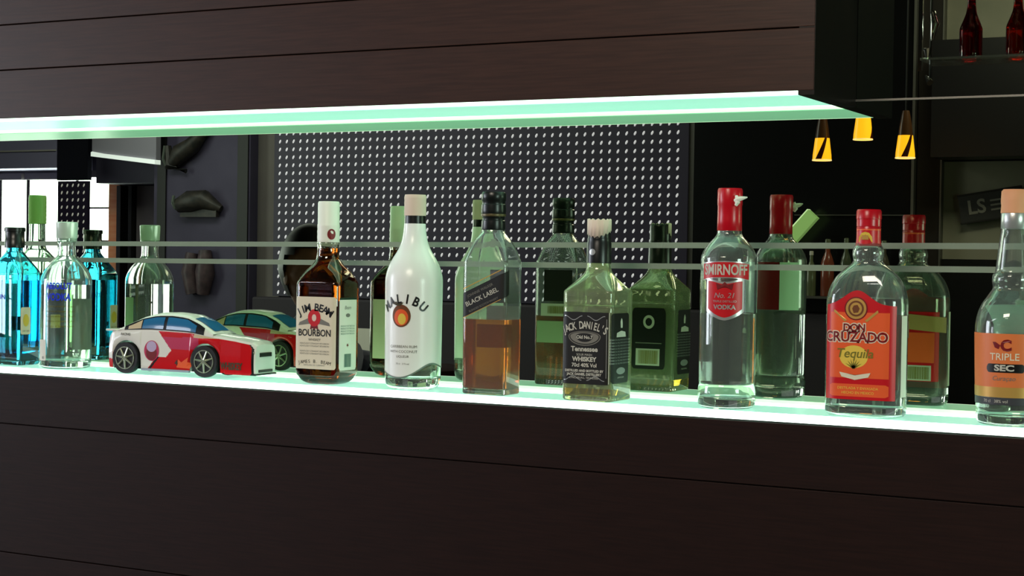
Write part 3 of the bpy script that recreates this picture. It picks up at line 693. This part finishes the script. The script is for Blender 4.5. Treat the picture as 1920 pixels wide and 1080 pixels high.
window(3, -7.48, -7.10, -.40, .645, ())
window(4, -7.08, -6.805, -.40, .655, (.47, .27, .10, -.10))
box('window_post', -6.796, -6.715, YW - .37, YW - .33, FL, .655, frame_wood, wb)
box('sill_ledge', -8.5, -6.70, YW - .32, YW - .26, -.47, -.44, white_paper, wb)
box('header_beam', -8.55, -6.99, YW - .399, YW - .10, .700, 1.2, mat('slate_blue_paint', (150, 146, 176), .6), wb)
box('header_beam', -6.688, -6.16, YW - .399, YW - .10, .605, .76, mat('dark_slate_paint', (66, 62, 80), .6), wb)
box('header_strip', -8.5, -7.0, YW - .0999, YW - .09, .80, .808, pale, wb)
st = MB().add([(-6.585, YW + .05, .775), (-6.055, YW + .12, .72), (-6.055, YW + .12, 1.2), (-6.585, YW + .05, 1.2), (-6.585, YW + .01, .775), (-6.055, YW + .08, .72), (-6.055, YW + .08, 1.2), (-6.585, YW + .01, 1.2)], [(0, 1, 2, 3), (7, 6, 5, 4), (0, 4, 5, 1), (3, 2, 6, 7), (0, 3, 7, 4), (1, 5, 6, 2)]).build('blind', mat('grey_blind', (150, 146, 158), .7))
tag(st, 'pulled-down grey roller blind with a bright lower edge, upper left in the mirror', 'blind')
MB().add([(-6.585, YW + .06, .752), (-6.055, YW + .13, .695), (-6.055, YW + .13, .72), (-6.585, YW + .06, .775), (-6.585, YW + .01, .752), (-6.055, YW + .08, .695), (-6.055, YW + .08, .72), (-6.585, YW + .01, .80)], [(0, 1, 2, 3), (7, 6, 5, 4), (0, 4, 5, 1), (3, 2, 6, 7), (0, 3, 7, 4), (1, 5, 6, 2)]).build('bottom_rail', mat('blind_edge_glow', (240, 240, 250), .5, emit=(235, 240, 255), strength=1.3), st)  # emission on the rail paints in its brightly lit edge
# dark door leaf and mauve wall section
dr = struct(box('door_1', -6.57, -6.16, YW - .39, YW - .32, FL, .600, wall_mauve)); box('door_edge', -6.60, -6.575, YW - .39, YW - .28, FL, .60, black, dr); box('door_edge', -6.69, -6.66, YW - .39, YW - .28, FL, .60, black, dr)
# dotted column
led_back = mat('led_panel_black', (44, 36, 58), .5); led_dot = mat('led_bead', (230, 226, 240), .3, emit=(226, 214, 244), strength=1.05); led_dim = mat('led_bead_dim', (230, 226, 240), .3, emit=(224, 214, 214), strength=.55)
def beads(x0, x1, z0, z1, y, px, pz, r, name, m2, par):
    v = []; f = []; nx = int((x1 - x0) / px); nz = int((z1 - z0) / pz)
    for i in range(nx + 1):
        for j in range(nz + 1):
            cx_ = x0 + (i + .5) * px; cz = z0 + (j + .5) * pz
            if cx_ > x1 or cz > z1: continue
            k = len(v)
            for q in range(6):
                a = 2 * pi * q / 6; v.append((cx_ + r * .8 * cos(a) + .45 * r * sin(a), y, cz + r * 1.3 * sin(a)))
            v.append((cx_, y + r * .5, cz))
            f += [(k + q, k + 6, k + (q + 1) % 6) for q in range(6)]
    o = mesh(name, v, f, m2, par); o['kind'] = 'stuff'; return o
colm = tag(box('dotted_column', -6.985, -6.755, YW - .125, YW - .10, FL, .62, led_back), 'narrow dark column with rows of small dots between the bright windows', 'column')
beads(-6.975, -6.765, .1, .60, YW - .0995, .043, .043, .0085, 'bead_rows', led_dim, colm)
box('column_head', -6.989, -6.750, YW - .13, YW - .095, .625, 1.2, mat('navy_black', (22, 23, 32), .5), colm)
# pillar panel with wall decorations
pil = tag(box('pillar', -6.15, -5.48, YW - .38, YW + .02, FL, CE, wall_dark), 'wide charcoal pillar carrying three small dark wall figures', 'pillar')
box('pillar_edge', -6.12, -6.06, YW + .0201, YW + .03, FL, CE, black_matte, pil); box('pillar_edge', -5.56, -5.49, YW + .0201, YW + .03, FL, CE, black_matte, pil)
fig_m = noise_tint(mat('dark_figure', rough=.5), 30, (30, 30, 28), (56, 50, 44)); fig2 = noise_tint(mat('dark_rose_figure', rough=.5), 30, (60, 48, 54), (84, 66, 70)); spark = mat('figure_highlight', (120, 130, 120), .2, .6)
def W(px_, py_): return px_, py_
t = MB().tube([(-6.00, YW + .05, .70), (-5.93, YW + .06, .76), (-5.85, YW + .06, .80), (-5.77, YW + .05, .88), (-5.70, YW + .04, .93)], [.030, .055, .048, .028, .022], 10).tube([(-6.03, YW + .05, .80), (-6.01, YW + .06, .69), (-5.90, YW + .05, .66)], [.02, .03, .014], 8).build('wall_ornament', fig_m, None, True)
tag(t, 'dark slanting wall ornament high on the charcoal pillar', 'ornament', 'figures on the pillar'); MB().tube([(-6.04, YW + .065, .80), (-6.03, YW + .09, .73), (-6.02, YW + .08, .69)], .008, 6).build('bright_rim', spark, t)
t = MB().tube([(-5.94, YW + .05, .47), (-5.86, YW + .07, .49), (-5.76, YW + .06, .50), (-5.66, YW + .04, .45)], [.045, .06, .055, .02], 10).box(-5.93, -5.68, YW + .031, YW + .06, .405, .45).build('wall_ornament', fig_m, None, True)
tag(t, 'dark crouching wall ornament at mid height on the charcoal pillar', 'ornament', 'figures on the pillar'); MB().tube([(-5.955, YW + .085, .52), (-5.95, YW + .10, .485), (-5.94, YW + .09, .45)], .010, 6).build('bright_rim', spark, t)
t = MB().tube([(-5.85, YW + .05, .205), (-5.86, YW + .06, .10), (-5.84, YW + .05, -.02)], [.035, .045, .04], 10).tube([(-5.76, YW + .05, .22), (-5.75, YW + .06, .10), (-5.77, YW + .05, -.02)], [.035, .055, .035], 10).build('wall_ornament', fig2, None, True)
tag(t, 'dark rose paired wall ornament lowest on the charcoal pillar', 'ornament', 'figures on the pillar')
# plain wall strip left of the dotted panel
tag(box('wall_panel', -5.48, -5.33, YW - .38, YW - .05, FL, CE, noise_tint(mat('taupe_paint', rough=.8), 5, (96, 90, 88), (104, 98, 94))), 'plain taupe wall panel left of the dotted panel', 'panel')
# the big dotted panel
dp = tag(box('dotted_panel', -5.335, -2.93, YW - .38, YW, -.02, 1.15, led_back), 'large dark wall panel covered in a grid of small bright dots', 'panel')
beads(-5.32, -2.95, -.02, 1.14, YW + .0005, .0445, .0428, .0084, 'bead_grid', led_dot, dp)
box('panel_edge', -2.9295, -2.905, YW - .38, YW - .01, -.02, 1.15, trim_grey, dp)
tag(box('bench_back', -5.40, -1.90, YW + .004, YW + .10, FL, -.025, mat('aubergine_upholstery', (44, 38, 46), .7), None, .01), 'dark upholstered bench back running below the dotted panel', 'bench')
# black glass cabinet on the right of the panel
bc = tag(box('black_wall_unit', -2.90, -1.86, YW - .38, YW, -.02, CE, mat('black_gloss', (10, 10, 11), .25)), 'tall black wall unit right of the dotted panel, behind the amber pendants', 'cabinet')
box('glass_edge', -1.862, -1.850, YW - .01, YW + .03, .35, CE, trim_grey, bc); box('shelf_edge', -2.40, -1.85, YW + .001, YW + .012, .420, .424, trim_grey, bc)
sh = tag(box('back_shelf', -2.42, -1.86, YW + .001, YW + .16, .045, .055, trim_grey), 'narrow back-bar shelf with small bottles below the pendants', 'shelf')
dimg = mat('dim_bottle_glass', (110, 115, 90), .1, 0, .4); k = 0
for x, h, r, col in ((-2.37, .24, .026, (86, 70, 50)), (-2.29, .20, .022, (90, 96, 70)), (-2.215, .255, .030, (120, 60, 44)), (-2.13, .26, .026, (70, 78, 60)), (-2.05, .22, .024, (104, 96, 70)), (-1.96, .25, .028, (70, 66, 56))):
    k += 1; t = empty('bottle', (x, YW + .09, .0552)); tag(t, ['short brown bottle first on the dim back shelf', 'small green bottle on the dim back shelf with a white tip', 'reddish-labelled round bottle on the dim back shelf', 'olive bottle in the middle of the dim back shelf', 'straw-coloured bottle near the end of the dim back shelf', 'taupe bottle last on the dim back shelf'][k - 1], 'bottle', 'bottles on the dim back shelf')
    mm = mat('dim_bottle_%d' % k, col, .2, coat=.5)
    MB().lathe([(r * .9, 0), (r, .004), (r, h * .58), (r * .75, h * .68), (r * .38, h * .78), (r * .34, h * .93)], 16).build('glass_body', mm, t, True)
    MB().lathe([(r * .42, h * .92), (r * .42, h), (r * .3, h * 1.01)], 12).build('cap', pale if k in (2, 5) else dimg, t, True)
# slanted glowing strip standing in for the niche light reflected in the black glass
gs = MB().box(-.08, .08, -.02, .02, -.028, .028).build('reflection_strip', mat('green_reflection_glow', (150, 190, 120), .4, emit=(180, 225, 140), strength=.5))
gs.location = (-2.34, YW + .08, .365); gs.rotation_euler = (0, radians(-48), 0); tag(gs, 'slanted green glowing strip standing in for the lit niche reflected in the black unit', 'reflection')
box('bright_edge', -.080, .080, -.021, .021, .0281, .033, mat('green_reflection_edge', (220, 240, 200), .4, emit=(220, 245, 200), strength=1.2), gs)
# amber pendants
amber = mat('amber_glass_lit', (255, 170, 30), .3, emit=(255, 168, 24), strength=2.3); swirl = mat('brown_glass_swirl', (60, 16, 6), .3); cordm = mat('black_cord', (10, 10, 10), .5); rimw = mat('lit_shade_rim', (255, 230, 180), .3, emit=(255, 220, 160), strength=1.6)
dimamber = mat('smoked_amber', (70, 42, 20), .3)
for i, (x, z, lab, ph) in enumerate(((-1.965, .608, 'amber glass pendant lamp, leftmost of three', 200), (-1.803, .686, 'amber glass pendant lamp, highest, against the cabinet corner', 285), (-1.637, .612, 'amber glass pendant lamp, rightmost of three', 215))):
    t = empty('pendant_lamp', (x, -4.0, z)); tag(t, lab, 'lamp', 'amber pendant lamps')
    sh_ = MB().lathe([(.037, 0), (.036, .02), (.0315, .055), (.028, .085)], 28, caps=False).build('lamp_shade', amber, t, True)
    MB().lathe([(.028, .085), (.023, .125), (.016, .165), (.012, .18)], 24).build('shade_neck', dimamber, t, True)
    MB().lathe([(.036, -.003), (.0385, -.003), (.0385, .001), (.036, .001)], 28, caps=False).build('lit_rim', rimw, sh_, True)
    v = []; f = []
    for j in range(13):
        zz = .002 + .083 * j / 12; rr = .0384 - (.0384 - .0296) * (zz / .085); a0 = radians(ph - 205 + 50 * j / 12)
        for da in (-.28, -.14, 0, .14, .28): a = a0 + da * (1.2 - .6 * j / 12); v.append((rr * sin(a), rr * cos(a), zz))
    for j in range(12):
        for k_ in range(4): q_ = 5 * j + k_; f.append((q_, q_ + 1, q_ + 6, q_ + 5))
    mesh('glass_swirl', v, f, swirl, sh_, True)
    MB().tube([(0, 0, .17), (0, 0, CE - z)], .003, 6).build('cord', cordm, t)
# right section: black band, olive wall, tilted picture
tag(box('wall_panel', -1.849, -1.745, YW - .38, YW - .02, FL, CE, mat('dark_brown_panel', (30, 24, 20), .4)), 'narrow dark brown panel between black unit and olive wall', 'panel')
box('metal_edge', -1.745, -1.738, YW - .38, YW - .01, FL, CE, trim_grey, wb)
tag(box('wall_panel', -1.737, -.2, YW - .38, YW - .05, .23, .66, wall_olive), 'olive-grey wall panel behind the tilted dark picture', 'panel')
tag(box('low_cabinet', -1.737, -.2, YW - .38, YW - .03, FL, .228, blackpanel), 'black cabinet below the olive-grey wall panel', 'cabinet')
tag(box('shelf_cabinet', -1.737, -.2, YW - .38, YW + .2, .665, 1.165, blackpanel), 'black wall cupboard above the olive-grey wall panel', 'cabinet')
tag(box('wall_panel', -1.737, -.2, YW - .38, YW - .05, 1.167, CE, wall_olive), 'olive-grey upper wall behind the red and orange bottles', 'panel')
pc = empty('picture', (-1.525, YW - .03, .467), 0); tag(pc, 'dark tilted picture with faint grey lettering on the olive wall', 'picture')
pb = box('picture_board', -.135, .135, -.012, .012, -.062, .062, mat('charcoal_print', (36, 35, 34), .6), pc); pb.rotation_euler = (0, radians(-9), 0)
box('picture_frame', -.138, .138, -.012, .014, .058, .065, black_matte, pb); box('picture_frame', -.138, .138, -.012, .014, -.065, -.058, black_matte, pb)
fv, ff = text2d('LS', .085, bold=.002); o_ = mesh('lettering', [(x - .06, .013, z) for x, z in fv], ff, grey_print, pb)
for a, zz in enumerate((.02, 0, -.02)): box('lettering_bar', -.0 + .0, .115, .012, .0135, zz - .004, zz + .004, grey_print, pb)
# two coloured bottles on a glass shelf nearer the mirror, upper right
ys = -3.2
gsf = tag(box('glass_shelf', -1.36, -.6, ys - .08, ys + .10, .870, .878, g_clear), 'clear glass shelf holding the dark red and orange bottles', 'shelf')
tag(box('shelf_post', -1.374, -1.361, ys + .06, ys + .073, .84, CE, chrome), 'chrome post carrying the clear glass shelf', 'post')
for x, rgb, lab in ((-1.219, (205, 40, 84), 'dark red long-necked bottle on the upper glass shelf'), (-1.070, (232, 112, 56), 'orange long-necked bottle on the upper glass shelf')):
    t = empty('bottle', (x, ys, .8782)); tag(t, lab, 'bottle', 'coloured bottles on the glass shelf')
    P = smooth_prof(RC((0, .033), (.004, .037), (.09, .037), (.105, .035), (.14, .021), (.17, .0145), (.25, .012), (.29, .0125)), 3)
    (v, f), inn = shell(P, .0025, .008); mesh('glass_body', v, f, glass('tint_%d' % rgb[0], rgb), t, True)
    v, f = liquid(inn, .19); mesh('liquid', v, f, glass('drink_%d' % rgb[0], tuple(min(255, c_ + 60) for c_ in rgb), 1.34), t, True)
    MB().lathe([(.0135, .285), (.0138, .30), (.012, .303)], 16).build('cap', gold, t, True)
# chrome spot fitting on the brown panel
t = tag(MB().tube([(-1.345, ys, 1.04), (-1.335, ys + .01, 1.00), (-1.345, ys, .95)], [.010, .016, .006], 10).tube([(-1.385, ys, .925), (-1.36, ys, .915), (-1.355, ys + .02, .875)], [.005, .012, .004], 8).tube([(-1.365, ys, .83), (-1.345, ys + .02, .805)], [.004, .012], 8).tube([(-1.355, ys - .02, CE), (-1.355, ys - .02, .80)], .004, 6).build('spot_fitting', chrome, None, True), 'small chrome twisted light fitting left of the dark red bottle', 'light fitting')
# seated-height figure in profile, seen dimly in the mirror
def person(x, y):
    t = empty('person', (x, y, FL), radians(25)); tag(t, 'dim dark-haired person in a slate-blue top reflected beside the dotted panel', 'person')
    J = [((0, 0, .80), .13, .10), ((0, 0, .95), .12, .09), ((.0, 0, 1.10), .14, .10), ((0, 0, 1.22), .15, .09), ((0, 0, 1.285), .06, .055), ((.01, 0, 1.34), .05, .05),
         ((.0, .17, 1.21), .055, .055), ((.03, .22, 1.0), .045, .045), ((.12, .20, .82), .036, .036), ((.20, .15, .80), .022, .03),
         ((.0, -.17, 1.21), .055, .055), ((.03, -.22, 1.0), .045, .045), ((.12, -.20, .82), .036, .036), ((.20, -.15, .80), .022, .03),
         ((0, .09, .70), .09, .09), ((.02, .09, .42), .06, .06), ((0, .09, .08), .045, .045), ((.12, .09, .03), .035, .025),
         ((0, -.09, .70), .09, .09), ((.02, -.09, .42), .06, .06), ((0, -.09, .08), .045, .045), ((.12, -.09, .03), .035, .025)]
    E_ = [(0, 1), (1, 2), (2, 3), (3, 4), (4, 5), (3, 6), (6, 7), (7, 8), (8, 9), (3, 10), (10, 11), (11, 12), (12, 13), (0, 14), (14, 15), (15, 16), (16, 17), (0, 18), (18, 19), (19, 20), (20, 21)]
    me = bpy.data.meshes.new('body'); me.from_pydata([j[0] for j in J], E_, []); skin = mat('slate_blue_cloth', (92, 92, 112), .8); me.materials.append(skin)
    o = bpy.data.objects.new('body', me); COL.objects.link(o); o.parent = t
    o.modifiers.new('skin', 'SKIN'); sv = me.skin_vertices[0].data
    for i, j in enumerate(J): sv[i].radius = (j[1], j[2]); sv[i].use_root = i == 0
    s = o.modifiers.new('sub', 'SUBSURF'); s.levels = 2; s.render_levels = 2
    fl = mat('skin', (140, 88, 66), .6)
    # head: sphere pushed into a face profile looking towards +x
    v = []; f = []; nu, nv = 28, 20
    for j in range(nv + 1):
        ph = pi * j / nv
        for i in range(nu):
            a = 2 * pi * i / nu; x_ = sin(ph) * cos(a); y_ = sin(ph) * sin(a); z_ = cos(ph)
            fx = max(0, x_) ** 2 * math.exp(-(y_ / .35) ** 2)
            nose_ = .28 * math.exp(-((z_ + .12) / .13) ** 2) * math.exp(-(y_ / .16) ** 2) if x_ > 0 else 0
            eye = -.07 * math.exp(-((z_ - .05) / .09) ** 2) * math.exp(-((abs(y_) - .30) / .13) ** 2) if x_ > 0 else 0
            lip = .07 * math.exp(-((z_ + .47) / .09) ** 2) * math.exp(-(y_ / .25) ** 2) if x_ > 0 else 0
            jaw = 1 - .28 * max(0, -z_) * (1 if x_ < .3 else .55)
            v.append(((x_ * jaw + nose_ + eye + lip) * .095 + .012, y_ * jaw * .076, z_ * .122 + 1.445))
    for j in range(nv):
        for i in range(nu): f.append((j * nu + i, (j + 1) * nu + i, (j + 1) * nu + (i + 1) % nu, j * nu + (i + 1) % nu))
    hd = mesh('head', v, f, fl, t, True)
    for sg in (-1, 1):
        MB().lathe([(.001, -.006), (.012, -.004), (.013, .002), (.006, .006)], 14).build('ear', fl, hd, True).matrix_local = Matrix.Translation((-.002, sg * .075, 1.435)) @ Matrix.Rotation(radians(90), 4, 'X') @ Matrix.Scale(1.6, 4, (0, 1, 0))
        MB().lathe([(.001, -.008), (.007, -.005), (.008, 0), (.005, .006), (.001, .008)], 12).build('eye', black, hd, True).matrix_local = Matrix.Translation((.088, sg * .028, 1.452))
    v2 = []; f2 = []
    for (x_, y_, z_) in v: v2.append(((x_ - .0) * 1.10 - .016, y_ * 1.14, (z_ - 1.445) * 1.10 + 1.462))
    for q in f:
        c_ = Vector((0, 0, 0))
        for i in q: c_ += Vector(v2[i]) / 4
        if c_.z > 1.50 + max(0, c_.x) * .35 or (c_.x < -.005 and c_.z > 1.39): f2.append(q)
    mesh('hair', v2, f2, mat('dark_hair', (16, 12, 12), .5), t, True)
    for sy in (-1, 1):
        for k in range(5):
            b0 = Vector((.20, sy * .15, .80)); a = (k - 2) * .010; L_ = (.05, .07, .078, .072, .058)[k]
            MB().tube([b0 + Vector((.01, a, 0)), b0 + Vector((.01 + L_ * .5, a * 1.2, -.006)), b0 + Vector((.01 + L_ * .9, a * 1.3, -.022))], [.0095, .0085, .006], 8).build('finger', fl, t, True)
    return t
person(-2.783, -1.7)
# round table with folded menu behind
tb = empty('round_table', (-3.85, -3.9, FL)); tag(tb, 'small dark round table in front of the bench', 'table')
MB().lathe([(.30, .99), (.32, .995), (.32, 1.015), (.31, 1.02)], 40).build('tabletop', wood_low, tb, True); MB().lathe([(.22, 0), (.22, .012), (.03, .03), (.025, .06), (.025, .985), (.08, .99)], 24).build('pedestal', black_cap, tb, True)
mn = MB().add([(-.06, -.03, 0), (.06, -.03, 0), (.06, 0, .16), (-.06, 0, .16), (-.06, .03, 0), (.06, .03, 0)], [(0, 1, 2, 3), (3, 2, 5, 4), (0, 3, 4), (1, 5, 2)]).build('menu_card', white_paper)
mn.location = (-4.03, -3.9, FL + 1.0202); tag(mn, 'white folded menu card standing on the dark round table', 'menu')
